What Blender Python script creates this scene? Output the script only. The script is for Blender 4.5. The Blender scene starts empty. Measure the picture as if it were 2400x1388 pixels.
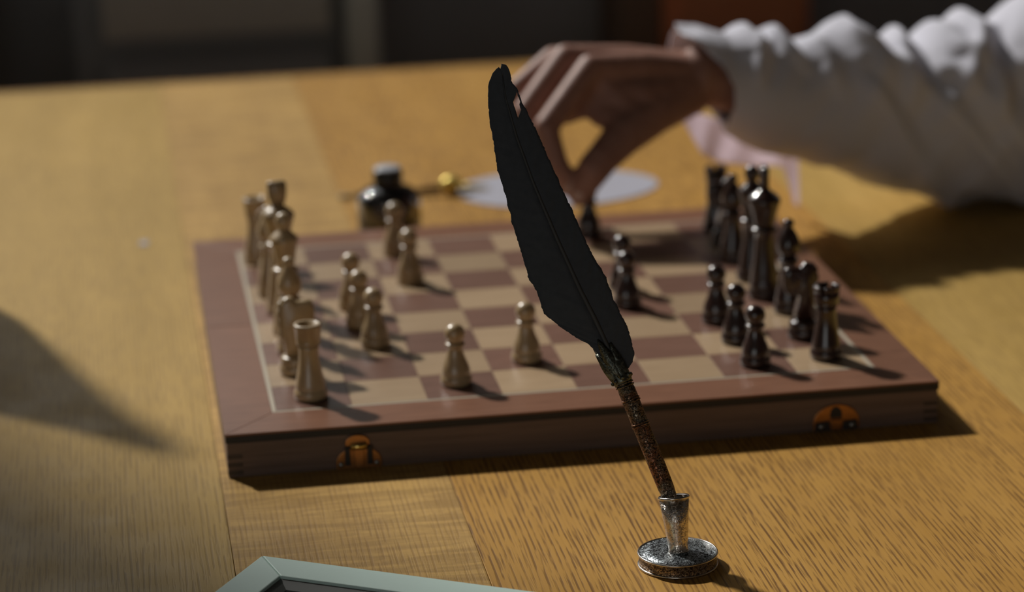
import bpy, bmesh, math, random
from mathutils import Vector, Matrix, noise
random.seed(7)
S = 0.04            # one chess square, metres
H = 0.02366         # height of the folded board box
PI = math.pi
scene = bpy.context.scene
C = scene.collection

# ------------------------------------------------------------------ camera
cam_d = bpy.data.cameras.new('camera')
cam = bpy.data.objects.new('camera', cam_d); C.objects.link(cam); scene.camera = cam
RX = Vector((0.987712, -0.153898, -0.027206))
DN = Vector((-0.069178, -0.274430, -0.959116))
FW = Vector((0.140140, 0.949212, -0.281704))
m = Matrix.Identity(4)
for i in range(3):
    m[i][0] = RX[i]; m[i][1] = -DN[i]; m[i][2] = -FW[i]
m[0][3], m[1][3], m[2][3] = -0.0737, -1.3536, 0.4788
cam.matrix_world = m
cam_d.sensor_width = 36; cam_d.lens = 95.76
cam_d.clip_start = 0.05; cam_d.clip_end = 60
cam_d.dof.use_dof = True
cam_d.dof.focus_distance = 1.262
cam_d.dof.aperture_fstop = 5.6

# ------------------------------------------------------------------ world, sun, exposure
w = bpy.data.worlds.new('room_daylight'); scene.world = w; w.use_nodes = True
bg = w.node_tree.nodes['Background']
bg.inputs['Color'].default_value = (0.93, 0.95, 0.93, 1)
bg.inputs['Strength'].default_value = 1.35
sun_d = bpy.data.lights.new('window_sun', 'SUN')
sun_d.energy = 2.95; sun_d.angle = math.radians(3.2); sun_d.color = (1.0, 0.96, 0.90)
sun = bpy.data.objects.new('window_sun', sun_d); C.objects.link(sun)
sun.location = (-1.5, 3.0, 2.6)
sun.rotation_euler = Vector((-0.617, 0.955, 1.0)).to_track_quat('Z', 'Y').to_euler()
pt_d = bpy.data.lights.new('window_portal', 'AREA'); pt_d.shape = 'RECTANGLE'; pt_d.size = 1.48; pt_d.size_y = 1.95
pt_d.cycles.is_portal = True
pt = bpy.data.objects.new('window_portal', pt_d); C.objects.link(pt); pt.location = (-0.62, 1.915, 1.525)
pt.rotation_euler = (-math.pi / 2, 0, 0)
pf_d = bpy.data.lights.new('front_window_portal', 'AREA'); pf_d.shape = 'RECTANGLE'; pf_d.size = 1.4;  pf_d.size_y = 0.94  # portal for the fill opening added behind the camera
pf_d.cycles.is_portal = True
pf = bpy.data.objects.new('front_window_portal', pf_d); C.objects.link(pf); pf.location = (-1.0, -2.74, 0.39)
pf.rotation_euler = (math.pi / 2, 0, 0)
scene.view_settings.view_transform = 'Standard'
scene.view_settings.look = 'None'
scene.view_settings.gamma = 1.0
scene.view_settings.exposure = 0.0
scene.view_settings.use_curve_mapping = False

# ------------------------------------------------------------------ helpers
def tag(o, label=None, cat=None, group=None, kind=None):
    if label: o['label'] = label
    if cat: o['category'] = cat
    if group: o['group'] = group
    if kind: o['kind'] = kind
    return o

def empty(name, loc, rz=0.0):
    o = bpy.data.objects.new(name, None); C.objects.link(o)
    o.location = loc; o.rotation_euler = (0, 0, rz); o.empty_display_size = 0.01
    return o

def mesh_obj(name, bm, mat, parent=None, smooth=True, loc=None):
    bmesh.ops.recalc_face_normals(bm, faces=bm.faces[:])
    me = bpy.data.meshes.new(name); bm.to_mesh(me); bm.free()
    return obj(name, me, mat, parent, smooth, loc)

def obj(name, me, mat, parent=None, smooth=True, loc=None):
    if mat is not None and not me.materials: me.materials.append(mat)
    if smooth:
        for p in me.polygons: p.use_smooth = True
    o = bpy.data.objects.new(name, me); C.objects.link(o)
    if parent is not None: o.parent = parent
    if loc is not None: o.location = loc
    return o

def bevel(o, wd, seg=2, ang=35):
    b = o.modifiers.new('bevel', 'BEVEL'); b.width = wd; b.segments = seg
    b.limit_method = 'ANGLE'; b.angle_limit = math.radians(ang)
    return o

def add_box(bm, x0, x1, y0, y1, z0, z1):
    v = [bm.verts.new((x, y, z)) for z in (z0, z1) for y in (y0, y1) for x in (x0, x1)]
    for f in ((0, 1, 3, 2), (4, 6, 7, 5), (0, 4, 5, 1), (2, 3, 7, 6), (0, 2, 6, 4), (1, 5, 7, 3)):
        bm.faces.new([v[i] for i in f])

def box(name, dims, mat, parent=None, bev=0.0, smooth=False):
    bm = bmesh.new(); add_box(bm, *dims)
    o = mesh_obj(name, bm, mat, parent, smooth)
    if bev: bevel(o, bev)
    return o

def add_prism(bm, pts, z0, z1):
    a = [bm.verts.new((p[0], p[1], z0)) for p in pts]
    b = [bm.verts.new((p[0], p[1], z1)) for p in pts]
    n = len(pts)
    bm.faces.new(a[::-1]); bm.faces.new(b)
    for i in range(n):
        bm.faces.new((a[i], a[(i + 1) % n], b[(i + 1) % n], b[i]))

def add_lathe(bm, prof, n=32, cx=0, cy=0):
    rings = []
    for r, z in prof:
        if r < 1e-7: rings.append([bm.verts.new((cx, cy, z))])
        else: rings.append([bm.verts.new((cx + r * math.cos(2 * PI * k / n), cy + r * math.sin(2 * PI * k / n), z)) for k in range(n)])
    for a, b in zip(rings, rings[1:]):
        for k in range(n):
            q = (k + 1) % n
            if len(a) == 1 and len(b) == 1: continue
            if len(a) == 1: bm.faces.new((a[0], b[q], b[k]))
            elif len(b) == 1: bm.faces.new((a[k], a[q], b[0]))
            else: bm.faces.new((a[k], a[q], b[q], b[k]))

def add_tube(bm, pts, radii, n=12, caps=True):
    pts = [Vector(p) for p in pts]
    if not hasattr(radii, '__len__'): radii = [radii] * len(pts)
    rings = []; up = None
    for i, p in enumerate(pts):
        t = (pts[min(i + 1, len(pts) - 1)] - pts[max(i - 1, 0)]).normalized()
        if up is None: up = t.orthogonal().normalized()
        up = (up - t * up.dot(t)).normalized(); sd = t.cross(up)
        rings.append([bm.verts.new(p + (up * math.cos(2 * PI * k / n) + sd * math.sin(2 * PI * k / n)) * radii[i]) for k in range(n)])
    for a, b in zip(rings, rings[1:]):
        for k in range(n): bm.faces.new((a[k], a[(k + 1) % n], b[(k + 1) % n], b[k]))
    if caps:
        bm.faces.new(rings[0][::-1]); bm.faces.new(rings[-1])

def lerp_poly(pts, s):
    if s <= pts[0][0]: return pts[0][1]
    for (a, b), (c, d) in zip(pts, pts[1:]):
        if s <= c: return b + (d - b) * (s - a) / max(1e-9, c - a)
    return pts[-1][1]

# ------------------------------------------------------------------ materials
class NT:
    def __init__(self, name):
        self.m = bpy.data.materials.new(name); self.m.use_nodes = True
        self.t = self.m.node_tree; self.p = self.t.nodes['Principled BSDF']
    def n(self, kind, **kw):
        nd = self.t.nodes.new(kind)
        for k, v in kw.items():
            if k in nd.inputs.keys(): nd.inputs[k].default_value = v
            else: setattr(nd, k, v)
        return nd
    def l(self, a, b): self.t.links.new(a, b)
    def coords(self, scale, rot=(0, 0, 0), rand=True, space='Object'):
        tc = self.n('ShaderNodeTexCoord'); mp = self.n('ShaderNodeMapping')
        self.l(tc.outputs[space], mp.inputs['Vector'])
        mp.inputs['Scale'].default_value = scale; mp.inputs['Rotation'].default_value = rot
        if rand:
            oi = self.n('ShaderNodeObjectInfo'); mul = self.n('ShaderNodeMath', operation='MULTIPLY'); mul.inputs[1].default_value = 37.0
            self.l(oi.outputs['Random'], mul.inputs[0]); self.l(mul.outputs[0], mp.inputs['Location'])
        return mp.outputs['Vector']
    def noise(self, vec, scale=1.0, detail=3.0, rough=0.55, dist=0.0):
        nd = self.n('ShaderNodeTexNoise'); self.l(vec, nd.inputs['Vector'])
        nd.inputs['Scale'].default_value = scale; nd.inputs['Detail'].default_value = detail
        nd.inputs['Roughness'].default_value = rough; nd.inputs['Distortion'].default_value = dist
        return nd.outputs['Fac']
    def ramp(self, fac, stops):
        r = self.n('ShaderNodeValToRGB'); el = r.color_ramp.elements
        while len(el) < len(stops): el.new(0.5)
        for e, (p, c) in zip(el, stops):
            e.position = p; e.color = (c[0], c[1], c[2], 1) if hasattr(c, '__len__') else (c, c, c, 1)
        self.l(fac, r.inputs['Fac']); return r.outputs['Color']
    def mix(self, fac, a, b, mode='MIX'):
        mx = self.n('ShaderNodeMix', data_type='RGBA', blend_type=mode)
        for sock, v in ((mx.inputs[0], fac), (mx.inputs[6], a), (mx.inputs[7], b)):
            if hasattr(v, 'is_output'): self.l(v, sock)
            elif hasattr(v, '__len__'): sock.default_value = (v[0], v[1], v[2], 1)
            else: sock.default_value = v
        return mx.outputs[2]
    def bump(self, h, strength=0.3, dist=0.001):
        b = self.n('ShaderNodeBump'); b.inputs['Strength'].default_value = strength; b.inputs['Distance'].default_value = dist
        self.l(h, b.inputs['Height']); self.l(b.outputs['Normal'], self.p.inputs['Normal'])
    def set(self, **kw):
        for k, v in kw.items():
            k = k.replace('_', ' ')
            if hasattr(v, 'is_output'): self.l(v, self.p.inputs[k])
            elif k in ('Base Color', 'Coat Tint', 'Sheen Tint', 'Subsurface Radius') and len(v) == 3 and k != 'Subsurface Radius':
                self.p.inputs[k].default_value = (v[0], v[1], v[2], 1)
            else: self.p.inputs[k].default_value = v
        return self.m

def plain(name, col, rough=0.5, metal=0.0, var=0.08, scale=60, spec=0.5, **kw):
    t = NT(name)
    f = t.noise(t.coords((scale,) * 3), 1.0, 4)
    c = t.mix(f, [x * (1 - var) for x in col], [min(1, x * (1 + var)) for x in col])
    t.set(Base_Color=c, Roughness=rough, Metallic=metal, Specular_IOR_Level=spec, **kw)
    return t.m

def oak(name, a, b, pore, pore_lo=0.56, pore_hi=0.66, pores=1.0, cross=0.0):
    t = NT(name)
    f1 = t.noise(t.coords((28, 2.2, 4)), 1.0, 4, 0.6, 0.3)
    base = t.ramp(f1, [(0.32, a), (0.68, b)])
    f4 = t.noise(t.coords((6, 3, 3)), 1.0, 4, 0.6, 0.4)
    base = t.mix(t.ramp(f4, [(0.35, 0.0), (0.7, 0.35)]), base, [x * 0.78 for x in a])
    if cross:                                        # medullary flecks running across the grain
        f5 = t.noise(t.coords((16, 110, 10), rot=(0, 0, 0.16)), 1.0, 5, 0.65, 0.8)
        base = t.mix(t.ramp(f5, [(0.42, 0.0), (0.62, cross)]), base, [min(1, x * 1.45) for x in b])
    wv = t.n('ShaderNodeTexWave', wave_type='BANDS', bands_direction='X'); t.l(t.coords((1, 0.10, 1)), wv.inputs['Vector'])
    wv.inputs['Scale'].default_value = 112; wv.inputs['Distortion'].default_value = 7.0; wv.inputs['Detail'].default_value = 2.0; wv.inputs['Detail Scale'].default_value = 0.32
    f2 = wv.outputs['Fac']
    f7 = t.noise(t.coords((360, 40, 40)), 1.0, 2, 0.55)
    f8 = t.noise(t.coords((760, 30, 40)), 1.0, 2, 0.5)
    f3 = t.noise(t.coords((26, 5, 5)), 1.0, 2, 0.5)
    pm = t.mix(1.0, t.ramp(f2, [(0.52, 0.0), (0.86, 1.0)]), t.ramp(f7, [(0.42, 0.10), (0.55, 1.0)]), 'MULTIPLY')
    pm = t.mix(1.0, pm, t.ramp(f8, [(0.57, 0.0), (0.66, 0.6)]), 'SCREEN')
    dens = t.ramp(f3, [(0.30, 0.55 * pores), (0.62, 0.95 * pores)])
    msk = t.mix(1.0, pm, dens, 'MULTIPLY')
    col = t.mix(msk, base, pore)
    f6 = t.noise(t.coords((35, 35, 35)), 1.0, 5, 0.6)
    t.set(Base_Color=col, Roughness=t.ramp(f6, [(0.3, 0.46), (0.7, 0.6)]), Specular_IOR_Level=0.2)
    t.bump(t.ramp(pm, [(0.0, 1.0), (1.0, 0.0)]), 0.2, 0.0004)
    return t.m

def wood(name, a, b, scale=(30, 220, 220), rough=0.4, spec=0.5, coat=0.0, dist=0.5, coat_r=0.16):
    t = NT(name)
    f = t.noise(t.coords(scale), 1.0, 4, 0.6, dist)
    oi = t.n('ShaderNodeObjectInfo')
    c = t.ramp(f, [(0.3, a), (0.72, b)])
    hv = t.n('ShaderNodeHueSaturation'); t.l(c, hv.inputs['Color'])
    mr = t.n('ShaderNodeMapRange'); t.l(oi.outputs['Random'], mr.inputs['Value'])
    mr.inputs['To Min'].default_value = 0.86; mr.inputs['To Max'].default_value = 1.12
    t.l(mr.outputs['Result'], hv.inputs['Value'])
    t.set(Base_Color=hv.outputs['Color'], Roughness=rough, Specular_IOR_Level=spec, Coat_Weight=coat, Coat_Roughness=coat_r)
    t.bump(f, 0.08, 0.0004)
    return t.m

OAK_L = oak('oak_pale_straight_grain', (0.47, 0.30, 0.082), (0.57, 0.37, 0.112), (0.22, 0.13, 0.04), pores=0.55)
OAK_M = oak('oak_flecked_crown_cut', (0.40, 0.235, 0.072), (0.50, 0.31, 0.10), (0.20, 0.10, 0.035), pores=0.4, cross=0.55)
OAK_R = oak('oak_golden_open_pored', (0.50, 0.265, 0.058), (0.57, 0.315, 0.075), (0.17, 0.08, 0.022), pore_lo=0.53, pore_hi=0.62, pores=1.0)
OAK_E = oak('oak_table_edge', (0.30, 0.15, 0.035), (0.38, 0.20, 0.05), (0.12, 0.06, 0.02))
WALNUT_TOP = wood('board_border_mahogany', (0.185, 0.088, 0.054), (0.255, 0.124, 0.076), rough=0.34, spec=0.28)
DARK_SQ = wood('dark_square_veneer', (0.17, 0.088, 0.062), (0.235, 0.125, 0.09), (25, 180, 180), rough=0.34)
LIGHT_SQ = wood('light_square_veneer', (0.40, 0.275, 0.165), (0.47, 0.335, 0.205), (25, 160, 160), rough=0.36)
INLAY = plain('cream_inlay', (0.50, 0.44, 0.34), 0.4)
BOX_SIDE = wood('box_side_brown_wood', (0.135, 0.088, 0.068), (0.21, 0.138, 0.108), (14, 300, 420), rough=0.5, spec=0.35)
BOX_EDGE = plain('box_top_dark_edge', (0.018, 0.016, 0.016), 0.55)
JOINT = plain('finger_joint_end_grain', (0.06, 0.04, 0.03), 0.6)
BRASS = plain('aged_brass', (0.40, 0.20, 0.085), 0.38, 1.0, 0.3, 500)
BRASS_HI = plain('polished_brass', (0.85, 0.62, 0.20), 0.22, 1.0)
STEEL = plain('screw_steel', (0.35, 0.35, 0.34), 0.35, 1.0)
PALE_PIECE = wood('boxwood_pieces', (0.37, 0.25, 0.125), (0.52, 0.375, 0.205), (240, 240, 60), rough=0.34, coat=0.9, coat_r=0.28)
DARK_PIECE = wood('stained_dark_pieces', (0.024, 0.012, 0.010), (0.046, 0.019, 0.014), (240, 240, 60), rough=0.22, coat=0.8)
FELT = plain('green_black_felt', (0.012, 0.016, 0.013), 0.95)

# ------------------------------------------------------------------ the room behind
WALL = plain('charcoal_wall', (0.42, 0.42, 0.43), 0.85, 0, 0.15, 6)
FLOOR_M = wood('dark_floor_wood', (0.16, 0.12, 0.09), (0.22, 0.17, 0.13), (4, 30, 30), rough=0.6)
TRIM_M = plain('pale_grey_paint', (0.86, 0.88, 0.80), 0.6)
YW = 1.78
def wall(name, boxes, mat):
    bm = bmesh.new()
    for d in boxes: add_box(bm, *d)
    return tag(mesh_obj(name, bm, mat, smooth=False), kind='structure')
ROOM = plain('dim_room_plaster', (0.42, 0.40, 0.38), 0.9, 0, 0.06, 3)
# the window opening in the back wall lets in the sun and the sky
wall('wall_back', [(-2.6, -1.36, YW, YW + 0.12, -0.75, 2.6), (0.12, 2.6, YW, YW + 0.12, -0.75, 2.6),
                   (-1.36, 0.12, YW, YW + 0.12, -0.75, 0.55), (-1.36, 0.12, YW, YW + 0.12, 2.5, 2.6)], WALL)
wall('wall_left', [(-2.72, -2.6, -2.6, YW + 0.12, -0.75, 2.6)], ROOM)
wall('wall_right', [(2.6, 2.72, -2.6, YW + 0.12, -0.75, 2.6)], ROOM)
wall('wall_front', [(-2.72, -1.7, -2.72, -2.6, -0.75, 2.6), (-0.3, 2.72, -2.72, -2.6, -0.75, 2.6), (-1.7, -0.3, -2.72, -2.6, -0.75, -0.08), (-1.7, -0.3, -2.72, -2.6, 0.86, 2.6)], ROOM)  # unseen wall; its opening is added to throw cool fill on camera-facing sides
wall('ceiling', [(-2.72, 2.72, -2.72, YW + 0.12, 2.6, 2.7)], plain('brown_ceiling_boards', (0.16, 0.13, 0.105), 0.9, 0, 0.06, 3))
bm = bmesh.new()
for x0, x1, z0, z1 in ((-1.36, 0.12, 0.53, 0.57), (-1.36, 0.12, 2.48, 2.52), (-1.38, -1.325, 0.53, 2.52), (0.10, 0.14, 0.53, 2.52)):
    add_box(bm, x0, x1, YW - 0.015, YW + 0.135, z0, z1)
tag(mesh_obj('window_1', bm, TRIM_M, smooth=False), kind='structure')
fl = box('floor', (-2.72, 2.72, -2.72, 1.9, -0.80, -0.75), FLOOR_M); tag(fl, kind='structure')

# pale door jamb and orange-brown door behind the table
j = box('trim_1', (0.186, 0.219, 1.56, 1.62, -0.75, 1.2), TRIM_M, bev=0.004); tag(j, kind='structure')

CAB_D = plain('cabinet_dark_paint', (0.34, 0.36, 0.38), 0.6)
CAB_B = plain('cabinet_brown_front', (0.66, 0.63, 0.56), 0.6)
CAB_G = plain('cabinet_slate_front', (0.42, 0.44, 0.47), 0.6)
cab = empty('cabinet', (0.05, 1.62, -0.75))
tag(cab, 'low dark cabinet with a brown drawer front, left of the pale post behind the table', 'cabinet')
def cbox(name, d, mat):
    return box(name, (d[0] - 0.05, d[1] - 0.05, d[2] - 1.62, d[3] - 1.62, d[4] + 0.75, d[5] + 0.75), mat, cab, 0.003)
cbox('body', (-0.11, 0.183, 1.625, 1.76, -0.75, 0.10), CAB_D)
cbox('drawer', (-0.078, 0.170, 1.60, 1.624, -0.078, 0.07), CAB_B)
cbox('drawer', (-0.078, 0.170, 1.605, 1.624, -0.17, -0.105), CAB_G)
cbox('drawer', (-0.078, 0.170, 1.605, 1.624, -0.42, -0.19), CAB_G)
DOOR_M = wood('orange_brown_door', (0.84, 0.29, 0.13), (0.90, 0.34, 0.16), (60, 60, 5), rough=0.55)
dr = empty('cupboard', (0.63, 1.62, -0.75))
tag(dr, 'orange-brown wooden cupboard in the dark background above the white cuff', 'cupboard')
def dbox(name, d, mat):
    return box(name, (d[0] - 0.63, d[1] - 0.63, d[2] - 1.62, d[3] - 1.62, d[4] + 0.75, d[5] + 0.75), mat, dr, 0.004)
dbox('body', (0.548, 0.716, 1.62, 1.77, -0.75, 0.35), DOOR_M)
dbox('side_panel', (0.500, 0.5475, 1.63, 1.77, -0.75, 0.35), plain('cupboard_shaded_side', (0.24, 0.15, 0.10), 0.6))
dbox('door_panel', (0.565, 0.700, 1.605, 1.6195, -0.70, 0.30), DOOR_M)
CURT = plain('slate_blue_paint', (0.42, 0.50, 0.53), 0.8)
cu = empty('side_cupboard', (-0.35, 1.62, -0.75))
tag(cu, 'dark slate-blue cupboard at the left edge of the background', 'cupboard')
box('body', (-0.35, 0.137, 0.0, 0.14, 0.0, 0.85), CURT, cu, 0.004)
box('plinth', (-0.34, 0.127, -0.006, 0.0, 0.0, 0.08), CAB_D, cu)

# ------------------------------------------------------------------ table
tbl = empty('table', (0.25, 0.15, -0.75))
tag(tbl, 'golden oak table top of wide planks under the chess board', 'table')
def tbox(name, d, mat, bev=0.0):
    o = box(name, d, mat, tbl, bev); o.matrix_parent_inverse = Matrix.Translation((-0.25, -0.15, 0.75)); return o
planks = [(-0.55, -0.33, OAK_L), (-0.33, -0.032, OAK_L), (-0.032, 0.083, OAK_M), (0.083, 0.3975, OAK_R), (0.3975, 0.68, OAK_L), (0.68, 1.0, OAK_R)]
for x0, x1, mt in planks:
    tbox('plank', (x0 + 0.00012, x1 - 0.00012, -0.45, 0.972, -0.030, 0.0), mt, 0.0003)
tbox('edge_band', (-0.55, 1.0, 0.9722, 0.985, -0.032, 0.0), OAK_E, 0.002)
tbox('edge_band', (-0.55, 1.0, -0.463, -0.4502, -0.032, 0.0), OAK_E, 0.002)
for y0, y1 in ((0.90, 0.925), (-0.40, -0.375)): tbox('apron', (-0.47, 0.92, y0, y1, -0.13, -0.0302), OAK_E, 0.002)
for x in (-0.50, 0.93):
    for y in (-0.41, 0.885):
        tbox('leg', (x - 0.03, x + 0.03, y, y + 0.05, -0.75, -0.0302), OAK_E, 0.004)

# ------------------------------------------------------------------ chess board
bd = empty('chess_board', (4 * S, 4 * S, 0.0))
tag(bd, 'folding wooden chess board box with mahogany border and cream inlay', 'chess board')
BX, BY = 0.0287, 0.0329
X0, X1, Y0, Y1 = -BX, 8 * S + BX, -BY, 8 * S + BY
off = Vector((-4 * S, -4 * S, 0))
def bbox(name, d, mat, bev=0.0, parent=None):
    o = box(name, (d[0] + off.x, d[1] + off.x, d[2] + off.y, d[3] + off.y, d[4], d[5]), mat, parent or bd, bev); return o
ZT = H - 0.0012                                       # underside of the veneers
bbox('core_panel', (X0 + 0.0002, X1 - 0.0002, Y0 + 0.0002, Y1 - 0.0002, H - 0.0048, ZT), BOX_EDGE, 0.0003)
bbox('front_panel', (X0 + 0.0008, X1 - 0.0008, Y0 + 0.0008, Y0 + 0.009, 0.0, H - 0.0050), BOX_SIDE, 0.0004)
bbox('back_panel', (X0 + 0.0008, X1 - 0.0008, Y1 - 0.009, Y1 - 0.0008, 0.0, H - 0.0050), BOX_SIDE, 0.0004)
for xa, xb in ((X0 + 0.0008, X0 + 0.009), (X1 - 0.009, X1 - 0.0008)):
    bbox('side_panel', (xa, xb, Y0 + 0.0092, 4 * S - 0.0003, 0.0, H - 0.0050), BOX_SIDE, 0.0004)
    bbox('side_panel', (xa, xb, 4 * S + 0.0003, Y1 - 0.0092, 0.0, H - 0.0050), BOX_SIDE, 0.0004)
for z0 in (0.0015, 0.0058, 0.0101):                   # finger joints at the two front corners
    bbox('finger_joint', (X0 + 0.0007, X0 + 0.0085, Y0 + 0.0006, Y0 + 0.006, z0, z0 + 0.0022), JOINT)
    bbox('finger_joint', (X1 - 0.0085, X1 - 0.0007, Y0 + 0.0006, Y0 + 0.006, z0, z0 + 0.0022), JOINT)
# mitred border strips, the two short ones split at the fold
IW = 0.0022
ix0, ix1, iy0, iy1 = -IW, 8 * S + IW, -IW, 8 * S + IW
def strip(name, pts, mat, z0=ZT, z1=H):
    bm = bmesh.new(); add_prism(bm, [(p[0] + off.x, p[1] + off.y) for p in pts], z0, z1)
    return bevel(mesh_obj(name, bm, mat, bd, False), 0.00022, 2)
g = 0.00012
strip('border_strip', [(X0, Y0), (X1, Y0), (ix1, iy0 - g), (ix0, iy0 - g)], WALNUT_TOP)
strip('border_strip', [(X1, Y1), (X0, Y1), (ix0, iy1 + g), (ix1, iy1 + g)], WALNUT_TOP)
for (xa, xb) in ((X0, ix0 - g), (X1, ix1 + g)):
    strip('border_strip', [(xa, Y0 + g), (xb, iy0), (xb, 4 * S - 0.0003), (xa, 4 * S - 0.0003)], WALNUT_TOP)
    strip('border_strip', [(xa, 4 * S + 0.0003), (xb, 4 * S + 0.0003), (xb, iy1), (xa, Y1 - g)], WALNUT_TOP)
strip('inlay_strip', [(ix0, iy0), (ix1, iy0), (8 * S, 0), (0, 0)], INLAY, ZT, H - 0.00003)
strip('inlay_strip', [(ix0, iy1), (ix1, iy1), (8 * S, 8 * S), (0, 8 * S)], INLAY, ZT, H - 0.00003)
strip('inlay_strip', [(ix0, iy0), (0, 0), (0, 8 * S), (ix0, iy1)], INLAY, ZT, H - 0.00003)
strip('inlay_strip', [(ix1, iy0), (8 * S, 0), (8 * S, 8 * S), (ix1, iy1)], INLAY, ZT, H - 0.00003)
sq_mesh = {}
for key, mt in (('light_square', LIGHT_SQ), ('dark_square', DARK_SQ)):
    bm = bmesh.new(); e = S / 2 - 0.00008
    add_box(bm, -e, e, -e, e, -0.0012, 0.0)
    bmesh.ops.bevel(bm, geom=[ed for ed in bm.edges if all(v.co.z > -1e-6 for v in ed.verts)], offset=0.00018, segments=1, affect='EDGES')
    me = bpy.data.meshes.new(key); bm.to_mesh(me); bm.free(); me.materials.append(mt); sq_mesh[key] = me
for r in range(8):
    for c in range(8):
        key = 'dark_square' if (r + c) % 2 == 0 else 'light_square'
        o = bpy.data.objects.new(key, sq_mesh[key]); C.objects.link(o); o.parent = bd
        o.location = ((c - 3.5) * S, (r - 3.5) * S, H)

def half_round(cx, z0, w, h, n=14):
    pts = [(cx - w / 2, z0), (cx + w / 2, z0)]
    for k in range(n + 1):
        a = PI * k / n
        pts.append((cx + w / 2 * math.cos(a), z0 + h * 0.30 + h * 0.70 * math.sin(a)))
    return pts
def plate_xz(name, pts, y0, y1, mat, parent, bev=0.0003):
    bm = bmesh.new()
    a = [bm.verts.new((p[0] + off.x, y0 + off.y, p[1])) for p in pts]
    b = [bm.verts.new((p[0] + off.x, y1 + off.y, p[1])) for p in pts]
    bm.faces.new(a); bm.faces.new(b[::-1])
    for i in range(len(pts)):
        q = (i + 1) % len(pts); bm.faces.new((a[i], b[i], b[q], a[q]))
    return bevel(mesh_obj(name, bm, mat, parent, False), bev, 2)
def screw(cx, cz, y, parent):
    bm = bmesh.new()
    add_lathe(bm, [(0.0, 0.0009), (0.0009, 0.0007), (0.0015, 0.0)], 12)
    bmesh.ops.rotate(bm, verts=bm.verts[:], cent=(0, 0, 0), matrix=Matrix.Rotation(PI / 2, 3, 'X'))
    bmesh.ops.translate(bm, verts=bm.verts[:], vec=(cx + off.x, y + off.y, cz))
    mesh_obj('screw', bm, STEEL, parent)
yf = Y0 + 0.0008
# left clasp: domed hook plate above, striker plate below with a barrel between
cx = 0.0392
p1 = plate_xz('clasp', half_round(cx, 0.0002, 0.0235, 0.0118), yf - 0.0012, yf, BRASS, bd)
plate_xz('hook_plate', half_round(cx - 0.0005, 0.0128, 0.0125, 0.0058), yf - 0.0016, yf, BRASS, p1)
bm = bmesh.new()
add_tube(bm, [(cx - 0.0042 + off.x, yf - 0.0028 + off.y, 0.0128), (cx + 0.0042 + off.x, yf - 0.0028 + off.y, 0.0128)], 0.0017, 14)
mesh_obj('barrel', bm, BRASS_HI, p1)
plate_xz('hook', [(cx - 0.0026, 0.0112), (cx + 0.0026, 0.0112), (cx + 0.0022, 0.002), (cx, 0.0005), (cx - 0.0022, 0.002)], yf - 0.0034, yf - 0.0020, BRASS, p1)
for sx in (-1, 1):
    plate_xz('lug', [(cx + sx * 0.0058 - 0.0015, 0.0025), (cx + sx * 0.0058 + 0.0015, 0.0025), (cx + sx * 0.0058 + 0.0012, 0.0125), (cx + sx * 0.0058 - 0.0012, 0.0125)], yf - 0.0026, yf - 0.0012, BOX_EDGE, p1)
    screw(cx + sx * 0.0092, 0.0028, yf - 0.0012, p1)
# right clasp: a half-round plate with a tongue slot and two screws
cx = 0.2923
p2 = plate_xz('clasp', half_round(cx, 0.0010, 0.0250, 0.0140), yf - 0.0012, yf, BRASS, bd)
plate_xz('tongue_slot', half_round(cx - 0.0002, 0.0078, 0.0064, 0.0060), yf - 0.0016, yf - 0.0012, BOX_EDGE, p2, 0.0001)
plate_xz('tongue', [(cx - 0.0028, 0.0012), (cx + 0.0028, 0.0012), (cx + 0.0032, 0.0072), (cx - 0.0032, 0.0072)], yf - 0.0026, yf - 0.0012, BRASS, p2)
for sx in (-1, 1):
    plate_xz('lug', [(cx + sx * 0.0075 - 0.0042, 0.0012), (cx + sx * 0.0075 + 0.0042, 0.0012), (cx + sx * 0.0075 + 0.0034, 0.0062), (cx + sx * 0.0075 - 0.0036, 0.0056)], yf - 0.0022, yf - 0.0012, BOX_EDGE, p2)
    screw(cx + sx * 0.0083, 0.0033, yf - 0.0022, p2)

# ------------------------------------------------------------------ chess pieces (profiles in squares)
def arc(r0, z0, R, a0, a1, n=10):
    return [(r0 + R * math.cos(math.radians(a0 + (a1 - a0) * k / n)), z0 + R * math.sin(math.radians(a0 + (a1 - a0) * k / n))) for k in range(n + 1)]
def base_prof(r, z1):
    return [(0, 0.012), (r * 0.95, 0.012), (r, 0.035), (r, 0.085)] + [(r * 0.985, 0.11), (r * 0.90, 0.135), (r * 0.87, 0.15), (r * 0.90, 0.165), (r * 0.89, 0.20), (r * 0.84, 0.245)]
PIECES = {}
def mesh_of(name, bm, smooth_ang=True):
    for v in bm.verts: v.co *= S
    bmesh.ops.recalc_face_normals(bm, faces=bm.faces[:])
    me = bpy.data.meshes.new(name); bm.to_mesh(me); bm.free()
    for p in me.polygons: p.use_smooth = True
    return me
def felt_mesh(r):
    bm = bmesh.new(); add_lathe(bm, [(0, 0), (r * 0.93, 0), (r * 0.93, 0.0118), (0, 0.0118)], 28); return mesh_of('felt_pad', bm)
def lathe_mesh(name, prof, n=36):
    bm = bmesh.new(); add_lathe(bm, prof, n); return mesh_of(name, bm)
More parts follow.
